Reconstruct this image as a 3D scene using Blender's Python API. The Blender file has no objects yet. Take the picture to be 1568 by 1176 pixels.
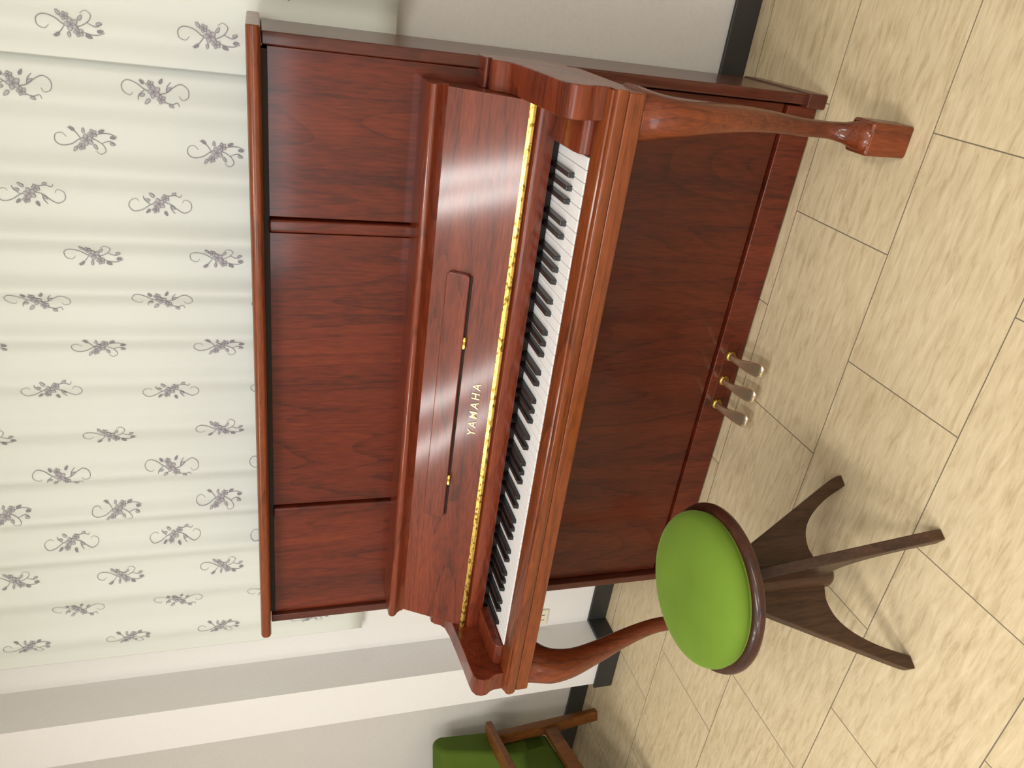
import bpy, bmesh, math, random
from mathutils import Vector, Matrix
random.seed(4)
sc=bpy.context.scene
try:
    sc.view_settings.view_transform='Standard'
    sc.view_settings.look='None'
    sc.view_settings.exposure=0.0
except Exception as e: print(e)

def srgb(r,g,b):
    def f(c):
        c/=255.
        return c/12.92 if c<=.04045 else ((c+.055)/1.055)**2.4
    return (f(r),f(g),f(b),1)

# ---------------- materials ----------------
def newmat(n):
    m=bpy.data.materials.new(n); m.use_nodes=True
    nt=m.node_tree; b=nt.nodes['Principled BSDF']
    return m,nt,b
def N(nt,t,**k):
    n=nt.nodes.new(t)
    for a,v in k.items(): setattr(n,a,v)
    return n
def simple(n,col,rough=.5,metal=0,coat=0,sheen=0,noise=0,nscale=30,bump=0,spec=None):
    m,nt,b=newmat(n)
    b.inputs['Base Color'].default_value=col
    b.inputs['Roughness'].default_value=rough
    b.inputs['Metallic'].default_value=metal
    b.inputs['Coat Weight'].default_value=coat
    b.inputs['Sheen Weight'].default_value=sheen
    if spec is not None: b.inputs['Specular IOR Level'].default_value=spec
    tc=N(nt,'ShaderNodeTexCoord'); no=N(nt,'ShaderNodeTexNoise')
    no.inputs['Scale'].default_value=nscale; no.inputs['Detail'].default_value=4
    nt.links.new(tc.outputs['Object'],no.inputs['Vector'])
    if noise:
        mx=N(nt,'ShaderNodeMix',data_type='RGBA'); 
        mx.inputs['A'].default_value=tuple(c*(1-noise) for c in col[:3])+(1,)
        mx.inputs['B'].default_value=tuple(min(1,c*(1+noise)) for c in col[:3])+(1,)
        nt.links.new(no.outputs['Fac'],mx.inputs['Factor']); nt.links.new(mx.outputs['Result'],b.inputs['Base Color'])
    if bump:
        bp=N(nt,'ShaderNodeBump'); bp.inputs['Strength'].default_value=bump; bp.inputs['Distance'].default_value=.002
        nt.links.new(no.outputs['Fac'],bp.inputs['Height']); nt.links.new(bp.outputs['Normal'],b.inputs['Normal'])
    return m
def wood(n,dark,mid,light,axis='x',rough=.42,coat=.45,ring=1.0,seed=0,cr=.12):
    m,nt,b=newmat(n); L=nt.links.new
    tc=N(nt,'ShaderNodeTexCoord')
    mp=N(nt,'ShaderNodeMapping'); L(tc.outputs['Object'],mp.inputs['Vector'])
    s={'x':(.35,3.,3.),'z':(3.,3.,.35),'y':(3.,.35,3.)}[axis]
    mp.inputs['Scale'].default_value=s; mp.inputs['Location'].default_value=(seed*.37,seed*.71,seed*.23)
    big=N(nt,'ShaderNodeTexNoise'); big.inputs['Scale'].default_value=1.3; big.inputs['Detail'].default_value=2; L(mp.outputs[0],big.inputs['Vector'])
    mu=N(nt,'ShaderNodeMath',operation='MULTIPLY'); mu.inputs[1].default_value=22*ring; L(big.outputs['Fac'],mu.inputs[0])
    fr=N(nt,'ShaderNodeMath',operation='FRACT'); L(mu.outputs[0],fr.inputs[0])
    pw=N(nt,'ShaderNodeMath',operation='POWER'); pw.inputs[1].default_value=4; L(fr.outputs[0],pw.inputs[0])
    fine=N(nt,'ShaderNodeTexNoise'); fine.inputs['Scale'].default_value=75; fine.inputs['Detail'].default_value=5; L(mp.outputs[0],fine.inputs['Vector'])
    m3=N(nt,'ShaderNodeMapping'); L(tc.outputs['Object'],m3.inputs['Vector'])
    m3.inputs['Scale'].default_value={'x':(.5,18.,18.),'z':(18.,18.,.5),'y':(18.,.5,18.)}[axis]
    band=N(nt,'ShaderNodeTexNoise'); band.inputs['Scale'].default_value=1; band.inputs['Detail'].default_value=3; L(m3.outputs[0],band.inputs['Vector'])
    a=N(nt,'ShaderNodeMath',operation='MULTIPLY_ADD'); a.inputs[1].default_value=-.13; a.inputs[2].default_value=.06; L(pw.outputs[0],a.inputs[0])
    c=N(nt,'ShaderNodeMath',operation='MULTIPLY_ADD'); c.inputs[1].default_value=.5; L(fine.outputs['Fac'],c.inputs[0]); L(a.outputs[0],c.inputs[2])
    d=N(nt,'ShaderNodeMath',operation='MULTIPLY_ADD'); d.inputs[1].default_value=.5; L(band.outputs['Fac'],d.inputs[0]); L(c.outputs[0],d.inputs[2])
    r=N(nt,'ShaderNodeValToRGB'); r.color_ramp.elements[0].position=.36; r.color_ramp.elements[0].color=dark
    r.color_ramp.elements[1].position=.74; r.color_ramp.elements[1].color=light
    e=r.color_ramp.elements.new(.55); e.color=mid
    L(d.outputs[0],r.inputs[0]); L(r.outputs[0],b.inputs['Base Color'])
    b.inputs['Roughness'].default_value=rough; b.inputs['Coat Weight'].default_value=coat; b.inputs['Coat Roughness'].default_value=cr
    b.inputs['Specular IOR Level'].default_value=.25
    return m
W_V=wood('mahogany_vertical',srgb(64,20,8),srgb(92,32,13),srgb(112,44,20),'z')
W_H=wood('mahogany_horizontal',srgb(72,26,12),srgb(106,42,20),srgb(126,55,28),'x',seed=3,coat=.55)
W_RAIL=wood('mahogany_rail',srgb(80,34,12),srgb(114,53,20),srgb(132,65,27),'x',seed=5)
W_LEG=wood('mahogany_leg',srgb(76,30,12),srgb(108,48,20),srgb(130,62,28),'z',seed=7)
W_SIDE=wood('mahogany_side',srgb(66,28,18),srgb(82,37,24),srgb(96,44,30),'z',seed=9)
W_LOW=wood('mahogany_lower',srgb(62,22,9),srgb(84,32,14),srgb(98,40,18),'z',seed=11,coat=.25)  # darker mahogany: the lower panel's shade is put into its colour
W_STOOL=wood('walnut_dark',srgb(44,29,20),srgb(66,44,30),srgb(82,56,38),'z',seed=2,rough=.45,coat=.15)
W_RING=wood('seat_ring_wood',srgb(44,22,15),srgb(62,31,20),srgb(74,38,25),'x',seed=6,rough=.4,coat=.35)
W_CHAIR=wood('oak_brown',srgb(84,48,18),srgb(114,68,28),srgb(136,86,38),'z',seed=4,rough=.45,coat=.1)
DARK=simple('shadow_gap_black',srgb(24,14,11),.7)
KW=simple('key_white',srgb(236,237,238),.2,coat=.3,noise=.01)
KB=simple('key_black',srgb(16,16,18),.3,coat=.3)
CHROME=simple('pedal_metal',srgb(240,220,182),.24,metal=.88,noise=.03)
LETTER=simple('letter_inlay',srgb(228,210,165),.35,metal=.2)
VELVET=simple('green_velvet',srgb(97,124,42),.9,sheen=.35,noise=.24,nscale=8,bump=.2,spec=.1)
VELVET.node_tree.nodes['Principled BSDF'].inputs['Sheen Roughness'].default_value=.35
VELVET.node_tree.nodes['Principled BSDF'].inputs['Sheen Tint'].default_value=srgb(180,205,130)
VELVET2=simple('green_chair_velvet',srgb(72,92,28),.85,sheen=.15,noise=.2,nscale=9,spec=.15)
VELVET2.node_tree.nodes['Principled BSDF'].inputs['Sheen Tint'].default_value=srgb(160,185,90)
WALL=simple('wallpaper_gray',srgb(208,205,201),.85,noise=.05,nscale=90,bump=.5)
WALLW=simple('wallpaper_white',srgb(230,229,228),.85,noise=.02,nscale=90,bump=.5)
CEIL=simple('ceiling_white',srgb(235,234,230),.9,noise=.01)
BASE=simple('baseboard_dark',srgb(46,46,44),.45)
PLATE=simple('outlet_plastic',srgb(226,220,196),.4)
INK=simple('print_gray',srgb(146,142,149),.9)
INK2=simple('print_light_gray',srgb(184,182,187),.9)
BRASS,nt,b=newmat('brass_painted_reflections'); L=nt.links.new
tc=N(nt,'ShaderNodeTexCoord'); mp=N(nt,'ShaderNodeMapping'); mp.inputs['Scale'].default_value=(85,150,150); L(tc.outputs['Object'],mp.inputs[0])
no=N(nt,'ShaderNodeTexNoise'); no.inputs['Scale'].default_value=1.; no.inputs['Detail'].default_value=2; L(mp.outputs[0],no.inputs['Vector'])
r=N(nt,'ShaderNodeValToRGB'); r.color_ramp.elements[0].position=.38; r.color_ramp.elements[0].color=srgb(124,90,34); r.color_ramp.elements[1].position=.50; r.color_ramp.elements[1].color=srgb(222,186,96)  # dark dashes paint the black keys' reflections into the gold
L(no.outputs['Fac'],r.inputs[0]); L(r.outputs[0],b.inputs['Base Color']); b.inputs['Metallic'].default_value=.9; b.inputs['Roughness'].default_value=.28
CURT,nt,b=newmat('curtain_fabric')
b.inputs['Base Color'].default_value=srgb(220,225,219); b.inputs['Roughness'].default_value=.5; b.inputs['Sheen Weight'].default_value=.25
tc=N(nt,'ShaderNodeTexCoord'); mp=N(nt,'ShaderNodeMapping'); mp.inputs['Scale'].default_value=(700,700,60)
no=N(nt,'ShaderNodeTexNoise'); no.inputs['Scale'].default_value=1; bp=N(nt,'ShaderNodeBump'); bp.inputs['Strength'].default_value=.15; bp.inputs['Distance'].default_value=.001
nt.links.new(tc.outputs['Object'],mp.inputs[0]); nt.links.new(mp.outputs[0],no.inputs['Vector']); nt.links.new(no.outputs['Fac'],bp.inputs['Height']); nt.links.new(bp.outputs[0],b.inputs['Normal'])

# floor tile material: 0.502 x 0.325 tiles, running bond
FLOOR,nt,b=newmat('travertine_tile'); L=nt.links.new
tc=N(nt,'ShaderNodeTexCoord'); mp=N(nt,'ShaderNodeMapping')
TW,TH=.502,.3255
mp.inputs['Location'].default_value=(.031+TW*20, .355+TH*40,0)
L(tc.outputs['Object'],mp.inputs[0])
bk=N(nt,'ShaderNodeTexBrick'); bk.offset=.5; bk.offset_frequency=2; bk.squash=1
bk.inputs['Scale'].default_value=1; bk.inputs['Brick Width'].default_value=TW; bk.inputs['Row Height'].default_value=TH
bk.inputs['Mortar Size'].default_value=.0014; bk.inputs['Mortar Smooth'].default_value=.2; bk.inputs['Bias'].default_value=0
bk.inputs['Color1'].default_value=(0,0,0,1); bk.inputs['Color2'].default_value=(1,1,1,1); bk.inputs['Mortar'].default_value=(.5,.5,.5,1)
L(mp.outputs[0],bk.inputs['Vector'])
sep=N(nt,'ShaderNodeVectorMath',operation='MULTIPLY_ADD'); sep.inputs[1].default_value=(0,0,7)
L(bk.outputs['Color'],sep.inputs[0]); L(tc.outputs['Object'],sep.inputs[2])
m2=N(nt,'ShaderNodeMapping'); m2.inputs['Scale'].default_value=(15,80,3); m2.inputs['Rotation'].default_value=(0,0,.05); L(sep.outputs[0],m2.inputs[0])
s1=N(nt,'ShaderNodeTexNoise'); s1.inputs['Scale'].default_value=1; s1.inputs['Detail'].default_value=7; s1.inputs['Roughness'].default_value=.62; s1.inputs['Distortion'].default_value=.6; L(m2.outputs[0],s1.inputs['Vector'])
s2=N(nt,'ShaderNodeTexNoise'); s2.inputs['Scale'].default_value=6; s2.inputs['Detail'].default_value=3; L(sep.outputs[0],s2.inputs['Vector'])
ad=N(nt,'ShaderNodeMath',operation='MULTIPLY_ADD'); ad.inputs[1].default_value=.16; L(s2.outputs['Fac'],ad.inputs[0])
sb=N(nt,'ShaderNodeMath',operation='SUBTRACT'); sb.inputs[1].default_value=.08; L(s1.outputs['Fac'],sb.inputs[0]); L(sb.outputs[0],ad.inputs[2])
r=N(nt,'ShaderNodeValToRGB'); cr=r.color_ramp
cr.elements[0].position=.30; cr.elements[0].color=srgb(180,160,126)
cr.elements[1].position=.68; cr.elements[1].color=srgb(214,197,163)
e=cr.elements.new(.46); e.color=srgb(200,182,147)
L(ad.outputs[0],r.inputs[0])
mx=N(nt,'ShaderNodeMix',data_type='RGBA'); L(bk.outputs['Fac'],mx.inputs['Factor']); L(r.outputs[0],mx.inputs['A']); mx.inputs['B'].default_value=srgb(116,106,90)
L(mx.outputs['Result'],b.inputs['Base Color']); b.inputs['Roughness'].default_value=.52
b.inputs['Specular IOR Level'].default_value=.3
bp=N(nt,'ShaderNodeBump'); bp.inputs['Strength'].default_value=.1; bp.inputs['Distance'].default_value=.002; L(s1.outputs['Fac'],bp.inputs['Height']); L(bp.outputs[0],b.inputs['Normal'])

# ---------------- mesh helpers ----------------
def link(o,parent=None,mat=None,smooth=False):
    sc.collection.objects.link(o)
    if mat:
        for mm in (mat if isinstance(mat,(list,tuple)) else [mat]): o.data.materials.append(mm)
    if parent:
        o.parent=parent
    if smooth:
        for p in o.data.polygons: p.use_smooth=True
    return o
def empty(n,loc=(0,0,0),rz=0):
    e=bpy.data.objects.new(n,None); e.location=loc; e.rotation_euler=(0,0,rz); sc.collection.objects.link(e); e.empty_display_size=.1; return e
class G:
    def __init__(s,n,loc): s.e=empty(n,loc); s.loc=Vector(loc)
def wlink(o,g,mat,smooth=False):
    link(o,g.e,mat,smooth); o.matrix_parent_inverse=Matrix.Translation(-g.loc); return o
def bev(o,w,seg=3,ang=35):
    m=o.modifiers.new('bevel','BEVEL'); m.width=w; m.segments=seg; m.limit_method='ANGLE'; m.angle_limit=math.radians(ang)
    for p in o.data.polygons: p.use_smooth=True
    n=o.modifiers.new('wn','WEIGHTED_NORMAL'); n.keep_sharp=True
def mesh(n,vs,fs):
    me=bpy.data.meshes.new(n); me.from_pydata([tuple(v) for v in vs],[],fs); me.update()
    bm=bmesh.new(); bm.from_mesh(me); bmesh.ops.recalc_face_normals(bm,faces=bm.faces); bm.to_mesh(me); bm.free()
    return bpy.data.objects.new(n,me)
def boxm(n,x0,x1,y0,y1,z0,z1):
    vs=[(x,y,z) for x in (x0,x1) for y in (y0,y1) for z in (z0,z1)]
    fs=[(0,1,3,2),(4,6,7,5),(0,4,5,1),(2,3,7,6),(0,2,6,4),(1,5,7,3)]
    return mesh(n,vs,fs)
def box(g,n,x0,x1,y0,y1,z0,z1,mat,b=.002,seg=2):
    o=boxm(n,x0,x1,y0,y1,z0,z1); wlink(o,g,mat)
    if b: bev(o,b,seg)
    return o
def prof(g,n,pts,x0,x1,mat,b=0):
    k=len(pts)
    vs=[(x0,p[0],p[1]) for p in pts]+[(x1,p[0],p[1]) for p in pts]
    fs=[tuple(range(k))[::-1],tuple(range(k,2*k))]+[(i,(i+1)%k,k+(i+1)%k,k+i) for i in range(k)]
    o=mesh(n,vs,fs)
    if g: wlink(o,g,mat)
    if b: bev(o,b,3)
    return o
def superring(cx,cy,wx,wy,n=28,e=3.):
    out=[]
    for i in range(n):
        t=2*math.pi*i/n; c,s=math.cos(t),math.sin(t)
        out.append((cx+wx*math.copysign(abs(c)**(2/e),c),cy+wy*math.copysign(abs(s)**(2/e),s)))
    return out
def loft(n,rings):
    vs=[];fs=[];k=len(rings[0])
    for r in rings: vs+=r
    for i in range(len(rings)-1):
        for j in range(k): fs.append((i*k+j,i*k+(j+1)%k,(i+1)*k+(j+1)%k,(i+1)*k+j))
    fs.append(tuple(range(k))[::-1]); fs.append(tuple(range((len(rings)-1)*k,len(rings)*k)))
    return mesh(n,vs,fs)
def crom(P,n=8):
    P=[tuple(p) for p in P]; Q=[P[0]]+P+[P[-1]]; out=[]
    for i in range(1,len(Q)-2):
        for j in range(n):
            t=j/n
            out.append(tuple(.5*((2*b)+(-a+c)*t+(2*a-5*b+4*c-d)*t*t+(-a+3*b-3*c+d)*t**3) for a,b,c,d in zip(Q[i-1],Q[i],Q[i+1],Q[i+2])))
    out.append(P[-1]); return out
def lathe(n,pr,cx,cy,k=48):
    rings=[[(cx+r*math.cos(2*math.pi*i/k),cy+r*math.sin(2*math.pi*i/k),z) for i in range(k)] for r,z in pr]
    return loft(n,rings)

# ---------------- room ----------------
XL,XR_,YB,ZC=-3.1,2.5,-4.6,2.5
def room(n,*a,mat=WALL): return link(boxm(n,*a),None,mat)
room('floor',XL,XR_,YB,.14,-.05,0,mat=FLOOR)
room('ceiling',XL,XR_,YB,.14,ZC,ZC+.05,mat=CEIL)
YW=.035
room('wall_back',XL,XR_,YW,YW+.1,0,ZC)
room('wall_left',XL-.1,XL,YB,.14,0,ZC)
room('wall_right',XR_,XR_+.1,YB,.14,0,ZC)
room('wall_front',XL,XR_,YB-.1,YB,0,ZC)
room('wall_column',-1.46,-1.28,-.12,YW,0,ZC,mat=WALLW)
o=link(boxm('wall_panel_white',-1.28,-1.05,YW-.003,YW,0,ZC),None,WALLW)
BH=.075
def bb(n,*a): 
    o=link(boxm(n,*a),None,BASE); bev(o,.003,2)
bb('baseboard_back',-1.28,XR_,YW-.012,YW,0,BH)
bb('baseboard_left',XL,-1.46,YW-.012,YW,0,BH)
bb('baseboard_column',-1.472,-1.268,-.132,-.12,0,BH)
bb('baseboard_column_side',-1.28,-1.268,-.12,YW-.012,0,BH)
g=G('wall_outlet',(-1.225,YW-.003,.27))
box(g,'plate',-1.262,-1.19,YW-.012,YW-.003,.25,.29,PLATE,.003)
for dx in (-.012,.012): box(g,'slot',-1.227+dx,-1.224+dx,YW-.0125,YW-.011,.264,.276,DARK,0)
# window behind the viewer
g=G('window_1',(-.35,YB,1.45))
GLOW,nt,b=newmat('frosted_daylit_glass'); b.inputs['Base Color'].default_value=srgb(230,235,240)
b.inputs['Emission Color'].default_value=srgb(240,243,250); b.inputs['Emission Strength'].default_value=4.5
FR=simple('window_frame_white',srgb(220,220,218),.4)
box(g,'pane',-1.3,.5,YB,YB+.012,1.05,1.75,GLOW,0)
for x in (-1.34,-.62,.48): box(g,'stile',x,x+.04,YB,YB+.05,1.0,1.8,FR,.003)
for z in (1.0,1.75): box(g,'rail',-1.34,.53,YB,YB+.05,z,z+.05,FR,.003)

# ---------------- ceiling lights ----------------
def fixture(x,y,sep,P):
    g=G('ceiling_light',(x,y,ZC))
    box(g,'housing',x-sep-.05,x+sep+.05,y-.62,y+.62,ZC-.035,ZC,FR,.004)
    for s in (-1,1):
        ld=bpy.data.lights.new('tube','AREA'); ld.shape='RECTANGLE'; ld.size=.065; ld.size_y=1.18; ld.energy=P; ld.color=(1,.985,.955)
        lo=bpy.data.objects.new('tube',ld); lo.location=(s*sep,0,-.045); sc.collection.objects.link(lo); lo.parent=g.e
PW=13
fixture(-.05,-2.2,.065,PW*.95); fixture(-1.38,-2.2,.15,PW*.95); fixture(1.35,-2.2,.065,PW)
fixture(-.7,-3.8,.065,PW*1.1); fixture(1.0,-3.8,.065,PW*1.1)  # rear pair of fixtures, unseen, added as fill light

# ---------------- curtain ----------------
BL,BR_=.004,-.014
def cy(x,z,base=-.014):
    ph=2*math.pi*x/.142+.9*math.sin(4.1*x+.4)+.35*math.sin(9.7*x)
    k=.75+.25*math.sin(x*7.3)
    if base==BL and x>.585: 
        t=min(1,(x-.585)/.03); base+=.010*t*t*(3-2*t); k*=1-.4*t
    return base-.0025+.0145*k*(math.sin(ph)+.25*math.sin(2*ph+1.1+.5*z))+.002*math.sin(3*z+5*x)
HEM=.955
cg=G('curtain',(-.2,-.02,1.6))
def cloth(n,x0,x1,base,nx):
    nz=24; vs=[];fs=[]
    for j in range(nz+1):
        z=HEM+(2.38-HEM)*j/nz
        for i in range(nx+1):
            x=x0+(x1-x0)*i/nx; vs.append((x,cy(x,z,base),z))
    for j in range(nz):
        for i in range(nx):
            a=j*(nx+1)+i; fs.append((a,a+1,a+nx+2,a+nx+1))
    o=mesh(n,vs,fs); wlink(o,cg,CURT,True)
    s=o.modifiers.new('s','SOLIDIFY'); s.thickness=.0015; s.offset=1
    return o
cloth('left_drape',-1.15,.66,BL,700); 
cloth('right_drape',.612,1.35,BR_,300)
rg=G('curtain_rail',(-.1,-.01,2.4)); box(rg,'rail',-1.25,1.4,-.03,YW-.001,2.385,2.41,FR,.003)
mv=[];mf=[];mi=[]
def P3(x,z,base): 
    if base<=BR_+.0001 and base>BR_-.002: d=base-BR_; b0=BR_
    else: d=base-BL; b0=BL
    return (x,cy(x,z,b0)+d-.0022,z)
def stroke(pts,w,base,m):
    k0=len(mv); n=len(pts)
    for i,(x,z) in enumerate(pts):
        a=pts[max(0,i-1)]; b_=pts[min(n-1,i+1)]; dx,dz=b_[0]-a[0],b_[1]-a[1]; l=math.hypot(dx,dz) or 1
        ww=w*(.45+.55*math.sin(math.pi*(i+.5)/n)); nx_,nz_=-dz/l*ww,dx/l*ww
        mv.append(P3(x+nx_,z+nz_,base)); mv.append(P3(x-nx_,z-nz_,base))
    for i in range(n-1):
        mf.append((k0+2*i,k0+2*i+1,k0+2*i+3,k0+2*i+2)); mi.append(m)
def blob(cx,cz,a,b_,rot,base,m,outline=True):
    k0=len(mv); n=12; ring=[]
    for i in range(n):
        t=2*math.pi*i/n; u=a*math.cos(t); v=b_*math.sin(t)*(1-.35*math.cos(t))
        x=cx+u*math.cos(rot)-v*math.sin(rot); z=cz+u*math.sin(rot)+v*math.cos(rot); ring.append((x,z)); mv.append(P3(x,z,base))
    mv.append(P3(cx,cz,base))
    for i in range(n): mf.append((k0+i,k0+(i+1)%n,k0+n)); mi.append(m)
    if outline: stroke(ring+[ring[0]],.0006,base-.0004,0)
def motif(x0,z0,base,mir,var):
    def T(p): return (x0+mir*p[0]*1.02,z0+p[1]*1.02)
    if var==0:
        S=[[(-.004,.046),(-.010,.052),(-.004,.064),(.008,.068),(.019,.058),(.015,.04),(.003,.022),(-.004,.0),(.0,-.02),(.012,-.035),(.019,-.05),(.010,-.064),(-.006,-.064),(-.012,-.052),(-.004,-.046)],
           [(-.004,.0),(-.016,-.012),(-.022,-.03),(-.018,-.042),(-.026,-.046)],[(.003,.022),(-.008,.034),(-.018,.036)],[(.0,-.02),(.012,-.022),(.022,-.030)]]
        F=[(0,.004,.013),(-.014,-.010,.009),(.014,.012,.008)]
        Lf=[(-.020,.018,.012,2.4),(.022,-.010,.010,-.5),(-.026,-.03,.009,-2.),(.018,.028,.010,.8),(.008,-.026,.009,-1.0),(-.008,.028,.009,1.9)]
    else:
        S=[[(.006,.040),(.014,.048),(.010,.060),(-.004,.062),(-.012,.05),(-.008,.03),(.004,.012),(.006,-.008),(-.004,-.028),(-.018,-.036),(-.026,-.026),(-.020,-.016)],
           [(.006,-.008),(.016,-.024),(.018,-.044),(.012,-.060)],[(.004,.012),(.018,.022),(.026,.036)],[(-.004,-.028),(.002,-.044),(-.004,-.056)]]
        F=[(.002,.0,.013),(.016,-.012,.009),(-.012,.012,.008)]
        Lf=[(.024,.028,.010,.9),(-.018,.024,.010,2.5),(.022,-.030,.011,-1.1),(.010,-.052,.010,-1.7),(-.012,-.016,.010,-2.6),(-.004,-.05,.009,-1.9),(.022,.006,.009,0)]
    for s in S: stroke([T(p) for p in crom(s,5)],.00085,base,0)
    for (a,c,r_) in F:
        for k in range(5):
            t=2*math.pi*k/5+.3
            q=T((a+r_*.55*math.cos(t),c+r_*.55*math.sin(t))); blob(q[0],q[1],r_*.5,r_*.36,t if mir>0 else math.pi-t,base-.0003,1)
        q=T((a,c)); blob(q[0],q[1],r_*.22,r_*.22,0,base-.0008,0,False)
    for (a,c,r_,t) in Lf:
        q=T((a,c)); blob(q[0],q[1],r_*.6,r_*.28,t if mir>0 else math.pi-t,base-.0003,0 if r_>.0095 and (a>0) else 1)
for i in range(-4,14):
    x=.556-.1247*i; zc=1.475 if i%2==0 else 1.352
    zc+= .004*i if i>0 else 0
    base=BL if x<.60 else BR_
    for k in range(-2,4):
        z=zc+.272*k
        if z<1.03 or z>2.3 or x<-1.1: continue
        motif(x+random.uniform(-.008,.008),z+random.uniform(-.006,.006),base,1 if (i//2)%2==0 else -1,i%2)
o=mesh('printed_flowers',mv,mf)
me=o.data
wlink(o,cg,[INK,INK2])
for p,m in zip(me.polygons,mi): p.material_index=m

# ---------------- piano ----------------
pg=G('upright_piano',(0,-.2,0))
A=.7366; YR=-.050
box(pg,'inner_case',-.71,.71,-.285,YR-.002,.02,1.25,DARK,0)
for s in (-1,1):
    x0,x1=sorted((s*A,s*(A-.024)))
    box(pg,'side_panel',x0,x1,-.333,YR,0,1.253,W_SIDE,.003)
    x0,x1=sorted((s*(A+.003),s*(A-.03)))
    box(pg,'side_toe',x0,x1,-.345,YR-.004,0,.05,W_SIDE,.004)
box(pg,'back_panel',-.72,.72,YR-.006,YR,.05,1.25,W_SIDE,0)
LID=[(YR+.004,1.254),(-.366,1.254),(-.374,1.257),(-.378,1.263),(-.378,1.271),(-.374,1.277),(-.366,1.280),(YR+.004,1.280)]
prof(pg,'lid',LID,-.7475,.7475,W_RAIL,.003)
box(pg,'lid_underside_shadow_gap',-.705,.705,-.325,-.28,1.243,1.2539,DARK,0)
box(pg,'upper_panel_left',-.7115,-.385,-.322,-.285,.76,1.244,W_V,.002)
box(pg,'upper_panel_center',-.352,.352,-.322,-.285,.93,1.244,W_V,.002)
box(pg,'upper_panel_right',.385,.7115,-.322,-.285,.76,1.244,W_V,.002)
for s in (-1,1): box(pg,'upper_stile',s*.3685-.013,s*.3685+.013,-.333,-.285,.93,1.244,W_V,.005,3)
LEDGE=[(-.30,.950),(-.404,.950),(-.410,.947),(-.413,.942),(-.413,.936),(-.409,.931),(-.402,.926),(-.396,.918),(-.393,.908),(-.30,.908)]
prof(pg,'fallboard_ledge',LEDGE,-.685,.685,W_H,.0015)
FB=[(-.333,.908),(-.392,.912),(-.480,.761),(-.480,.752),(-.333,.752)]
prof(pg,'fallboard',FB,-.681,.681,W_H,.0015)
prof(pg,'brass_hinge',[(-.4805,.7615),(-.4775,.7665),(-.4790,.7675),(-.4830,.7610),(-.4830,.7560),(-.4805,.7560)],-.681,.681,BRASS)
for k in range(9):
    x=-.6+k*.15
    box(pg,'hinge_knuckle',x-.004,x+.004,-.4845,-.480,.7555,.7615,BRASS,.001)
prof(pg,'fallboard_lower',[(-.478,.752),(-.486,.748),(-.490,.735),(-.488,.712),(-.470,.706),(-.34,.706),(-.34,.752)],-.681,.681,W_H,.001)
box(pg,'action_block',-.69,.69,-.47,-.29,.60,.752,DARK,0)
TH_=math.radians(60.2)
def on_board(o,x,z,off):
    t=(z-.761)/(.912-.761); y=-.480+t*.088
    o.location=(x,y-off*math.sin(TH_),z+off*math.cos(TH_)); o.rotation_euler=(TH_,0,0)
def rrect(w,h,r,n=6):
    pts=[]
    for cx_,cy_,a0 in ((w/2-r,h/2-r,0),(-w/2+r,h/2-r,90),(-w/2+r,-h/2+r,180),(w/2-r,-h/2+r,270)):
        for i in range(n+1):
            a=math.radians(a0+90*i/n); pts.append((cx_+r*math.cos(a),cy_+r*math.sin(a)))
    return pts
def slab(n,pts,t):
    k=len(pts); vs=[(x,y,0) for x,y in pts]+[(x,y,t) for x,y in pts]
    return mesh(n,vs,[tuple(range(k))[::-1],tuple(range(k,2*k))]+[(i,(i+1)%k,k+(i+1)%k,k+i) for i in range(k)])
o=slab('music_rest',rrect(.645,.052,.010),.013); wlink(o,pg,W_H); bev(o,.002,2); on_board(o,-.008,.856,.0)
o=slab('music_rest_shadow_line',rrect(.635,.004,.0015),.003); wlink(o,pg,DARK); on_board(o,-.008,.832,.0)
for x in (.155,-.215):
    o=slab('music_rest_hinge',rrect(.028,.006,.002),.010); wlink(o,pg,BRASS); on_board(o,x,.8315,.0)
cu=bpy.data.curves.new('maker_lettering','FONT'); cu.body='YAMAHA'; cu.size=.0265; cu.extrude=.0006; cu.align_x='CENTER'; cu.align_y='CENTER'; cu.space_character=1.45; cu.offset=.0002
o=bpy.data.objects.new('maker_lettering',cu); wlink(o,pg,LETTER); on_board(o,-.010,.796,.0012)
ARM=[(-.30,.836),(-.362,.836),(-.368,.833),(-.369,.827),(-.364,.822),(-.372,.822),(-.385,.827),(-.398,.826),(-.408,.817),(-.415,.803),(-.428,.793),(-.46,.786),(-.52,.780),(-.58,.775),(-.63,.772),(-.650,.769),(-.663,.761),(-.668,.748),(-.666,.733),(-.658,.722),(-.654,.71),(-.654,.685),(-.30,.685)]
for s in (-1,1):
    x0,x1=sorted((s*.681,s*.7385)); prof(pg,'arm',ARM,x0,x1,W_H,.004)
    x0,x1=sorted((s*.616,s*.6805))
    prof(pg,'key_block',[(-.48,.72),(-.60,.716),(-.618,.711),(-.624,.700),(-.624,.685),(-.48,.685)],x0,x1,W_H,.003)
prof(pg,'key_slip',[(-.627,.69),(-.632,.694),(-.650,.693),(-.664,.688),(-.668,.682),(-.627,.680)],-.735,.735,W_RAIL,.001)
prof(pg,'keybed_moulding',[(-.30,.685),(-.668,.685),(-.674,.681),(-.676,.675),(-.674,.665),(-.669,.658),(-.30,.658)],-.738,.738,W_RAIL,.001)
box(pg,'keybed',-.7355,.7355,-.669,-.30,.624,.6575,W_RAIL,.004,3)
ws=1.225/52
kv=[];kf=[]
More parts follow.
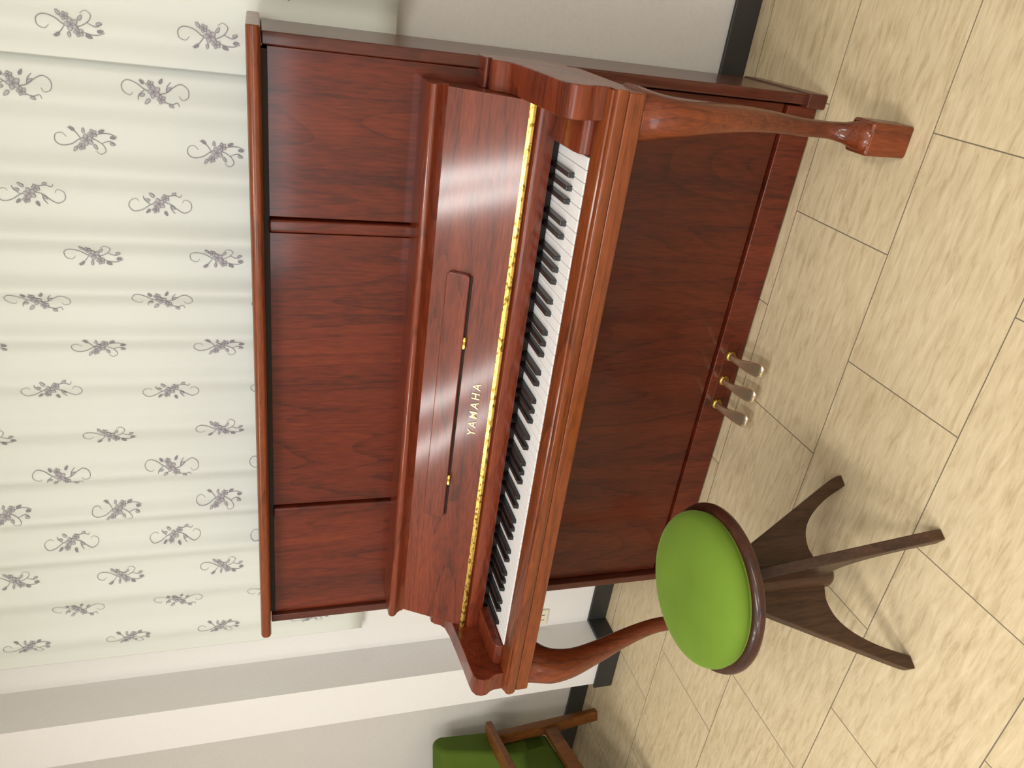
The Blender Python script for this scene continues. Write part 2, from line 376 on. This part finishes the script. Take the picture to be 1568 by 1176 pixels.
def addbox(V,F,x0,x1,y0,y1,z0,z1,ins=0):
    k=len(V)
    V+= [(x0,y0,z0),(x1,y0,z0),(x1,y1,z0),(x0,y1,z0),(x0+ins,y0+ins*2,z1),(x1-ins,y0+ins*2,z1),(x1-ins,y1,z1),(x0+ins,y1,z1)]
    F+= [(k+3,k+2,k+1,k),(k+4,k+5,k+6,k+7),(k,k+1,k+5,k+4),(k+1,k+2,k+6,k+5),(k+2,k+3,k+7,k+6),(k+3,k,k+4,k+7)]
for i in range(52):
    x=-.6125+i*ws; addbox(kv,kf,x+.0005,x+ws-.0005,-.6246,-.470,.672,.6935)
o=mesh('white_keys',kv,kf); wlink(o,pg,KW); bev(o,.0009,2)
kv=[];kf=[]
for i in range(51):
    if 'ABCDEFG'[i%7] in 'ACDFG':
        off={'A':.0015,'C':-.0015,'D':.0015,'F':-.002,'G':0}['ABCDEFG'[i%7]]
        xc=-.6125+(i+1)*ws+off
        addbox(kv,kf,xc-.0058,xc+.0058,-.574,-.470,.690,.7055,.0012)
o=mesh('black_keys',kv,kf); wlink(o,pg,KB); bev(o,.001,2)
box(pg,'key_cavity',-.616,.616,-.6265,-.47,.66,.6755,DARK,0)
box(pg,'lower_panel',-.7085,.7085,-.312,-.285,.088,.624,W_LOW,.002)
box(pg,'bottom_rail',-.708,.708,-.322,-.285,.004,.084,W_V,.003)
# cabriole legs
keys=[(.624,-.602,.050,.064),(.61,-.607,.047,.062),(.585,-.622,.040,.055),(.55,-.637,.034,.045),(.49,-.634,.029,.036),(.41,-.610,.0250,.029),(.32,-.580,.0215,.024),(.24,-.560,.0185,.0205),(.175,-.553,.0170,.019),(.145,-.557,.0170,.0195),(.130,-.566,.0185,.022),(.118,-.580,.021,.027),(.108,-.594,.026,.032),(.100,-.600,.029,.033)]
def splay(z): 
    t=max(0,min(1,(.624-z)/.42)); return .010*math.sin(math.pi*t)
for s in (-1,1):
    st=crom(keys,4)
    rings=[[(s*(.692+splay(z))+px_,py_,z) for px_,py_ in superring(0,yc,wx,wy,32,2.8)] for z,yc,wx,wy in st]
    o=loft('cabriole_leg',rings); wlink(o,pg,W_LEG,True)
    fr=[(.0,.030,.030),(.004,.032,.032),(.088,.0335,.0335),(.098,.0335,.0335),(.103,.029,.029)]
    rings=[[(s*.692+px_,py_,z) for px_,py_ in superring(0,-.600,wx,wy,32,12)] for z,wx,wy in fr]
    o=loft('leg_plinth',rings); wlink(o,pg,W_LEG); bev(o,.002,2,40)
box(pg,'pedal_slot',-.125,.095,-.3235,-.31,.022,.062,W_LOW,.002)
for px_ in (.055,-.020,-.095):
    pts=[(-.318,.045,.010,.007),(-.345,.051,.009,.007),(-.375,.052,.010,.0065),(-.405,.047,.015,.006),(-.432,.039,.019,.006),(-.448,.034,.018,.0055),(-.456,.031,.011,.004)]
    rings=[[(px_+a+(-yy-.318)*.12,yy,z+b_) for a,b_ in superring(0,0,wx,wz,24,2.3)] for yy,z,wx,wz in crom(pts,5)]
    o=loft('pedal',rings); wlink(o,pg,CHROME,True)
    o=lathe('pedal_collar',[(.004,0),(.015,0),(.016,.003),(.012,.010),(.004,.012)],0,0,24); wlink(o,pg,BRASS,True); o.rotation_euler=(math.pi/2,0,0); o.location=(px_,-.3225,.045)

# ---------------- stool ----------------
SX,SY=-.148,-.955
sg=G('piano_stool',(SX,SY,0))
o=lathe('seat_ring',[(.10,.394),(.152,.394),(.162,.396),(.168,.401),(.169,.407),(.166,.415),(.158,.420),(.145,.420),(.10,.420)],SX,SY,72); wlink(o,sg,W_RING,True)
cp=[(.02,.418),(.142,.418),(.151,.422),(.1550,.431),(.1535,.442),(.146,.453),(.130,.462),(.106,.469),(.08,.4735),(.05,.476),(.02,.477),(.001,.4772)]
o=lathe('seat_cushion',[(r_,z) for r_,z in crom(cp,3)],SX,SY,72); wlink(o,sg,VELVET,True)
o=lathe('post',[(.01,.125),(.024,.125),(.028,.133),(.030,.17),(.027,.22),(.030,.30),(.036,.345),(.05,.36),(.06,.395),(.01,.395)],SX,SY,32); wlink(o,sg,W_STOOL,True)
top=crom([(.018,.352),(.045,.342),(.068,.306),(.105,.232),(.15,.142),(.203,.035),(.212,.012)],4)
bot=crom([(.213,.0),(.188,.0)],1)+crom([(.180,.018),(.158,.068),(.128,.115),(.095,.145),(.06,.155),(.035,.150),(.018,.145)],4)
PR=top+bot
for k,a in enumerate((57,-31,-123,147)):
    a=math.radians(a); t=.0110; c,s_=math.cos(a),math.sin(a)
    k_=len(PR); vs=[]
    for sg_ in (-1,1):
        for r_,z in PR: vs.append((SX+r_*c-sg_*t*s_,SY+r_*s_+sg_*t*c,z))
    o=mesh('leg_%d'%(k+1),vs,[tuple(range(k_))[::-1],tuple(range(k_,2*k_))]+[(i,(i+1)%k_,k_+(i+1)%k_,k_+i) for i in range(k_)])
    wlink(o,sg,W_STOOL); bev(o,.002,2,40)

# ---------------- green armchair ----------------
ce=empty('green_armchair',(-1.672,-.075,0),math.radians(25.5))
def cb(n,pts,x0,x1,mat,b=.006):
    k=len(pts); vs=[(x0,p[0],p[1]) for p in pts]+[(x1,p[0],p[1]) for p in pts]
    o=mesh(n,vs,[tuple(range(k))[::-1],tuple(range(k,2*k))]+[(i,(i+1)%k,k+(i+1)%k,k+i) for i in range(k)])
    link(o,ce,mat); bev(o,b,4); return o
for x0 in (-.045,-.60):
    x1=x0+.04
    cb('arm_rest',[(.03,.462),(-.10,.468),(-.30,.472),(-.50,.470),(-.52,.455),(-.50,.443),(-.28,.445),(-.10,.440),(.03,.436)],x0-.012,x1+.012,W_CHAIR)
    cb('rear_leg',[(.020,0),(-.012,0),(-.052,.24),(-.068,.44),(-.030,.44),(-.008,.24)],x0,x1,W_CHAIR,.004)
    cb('front_leg',[(-.49,0),(-.455,0),(-.445,.44),(-.49,.44)],x0,x1,W_CHAIR,.004)
    cb('side_rail',[(-.03,.245),(-.47,.265),(-.47,.215),(-.03,.195)],x0+.008,x1-.008,W_CHAIR,.003)
cb('front_rail',[(-.45,.26),(-.475,.26),(-.475,.2),(-.45,.2)],-.57,-.03,W_CHAIR,.003)
cb('seat_cushion',[(-.03,.23),(-.03,.34),(-.20,.375),(-.48,.395),(-.505,.37),(-.50,.265),(-.47,.25)],-.555,-.05,VELVET2,.028)
cb('back_cushion',[(.035,.24),(.085,.64),(.060,.668),(.015,.668),(-.03,.645),(-.145,.36),(-.13,.25)],-.555,-.05,VELVET2,.028)
for px_ in (-.43,-.30,-.17): cb('back_channel',[(-.030,.640),(-.142,.362),(-.146,.362),(-.034,.642)],px_-.003,px_+.003,VELVET,.001)

# ---------------- world & camera ----------------
w=bpy.data.worlds.new('world'); sc.world=w; w.use_nodes=True
w.node_tree.nodes['Background'].inputs[0].default_value=(.9,.93,1,1); w.node_tree.nodes['Background'].inputs[1].default_value=.3
px,py,pz,psi,th,rho,f=0.8703,-1.9329,1.2613,0.5047,0.3146,-0.0208,1169.4869
F=Vector((-math.sin(psi)*math.cos(th),math.cos(psi)*math.cos(th),-math.sin(th)))
R0=Vector((math.cos(psi),math.sin(psi),0)); U0=R0.cross(F)
R=math.cos(rho)*R0+math.sin(rho)*U0; U=-math.sin(rho)*R0+math.cos(rho)*U0
cd=bpy.data.cameras.new('camera'); cd.sensor_fit='HORIZONTAL'; cd.sensor_width=36; cd.lens=36*f/1568; cd.clip_start=.02
co=bpy.data.objects.new('camera',cd); sc.collection.objects.link(co)
X=-U;Y=R;Z=-F
co.matrix_world=Matrix(((X.x,Y.x,Z.x,px),(X.y,Y.y,Z.y,py),(X.z,Y.z,Z.z,pz),(0,0,0,1)))
sc.camera=co
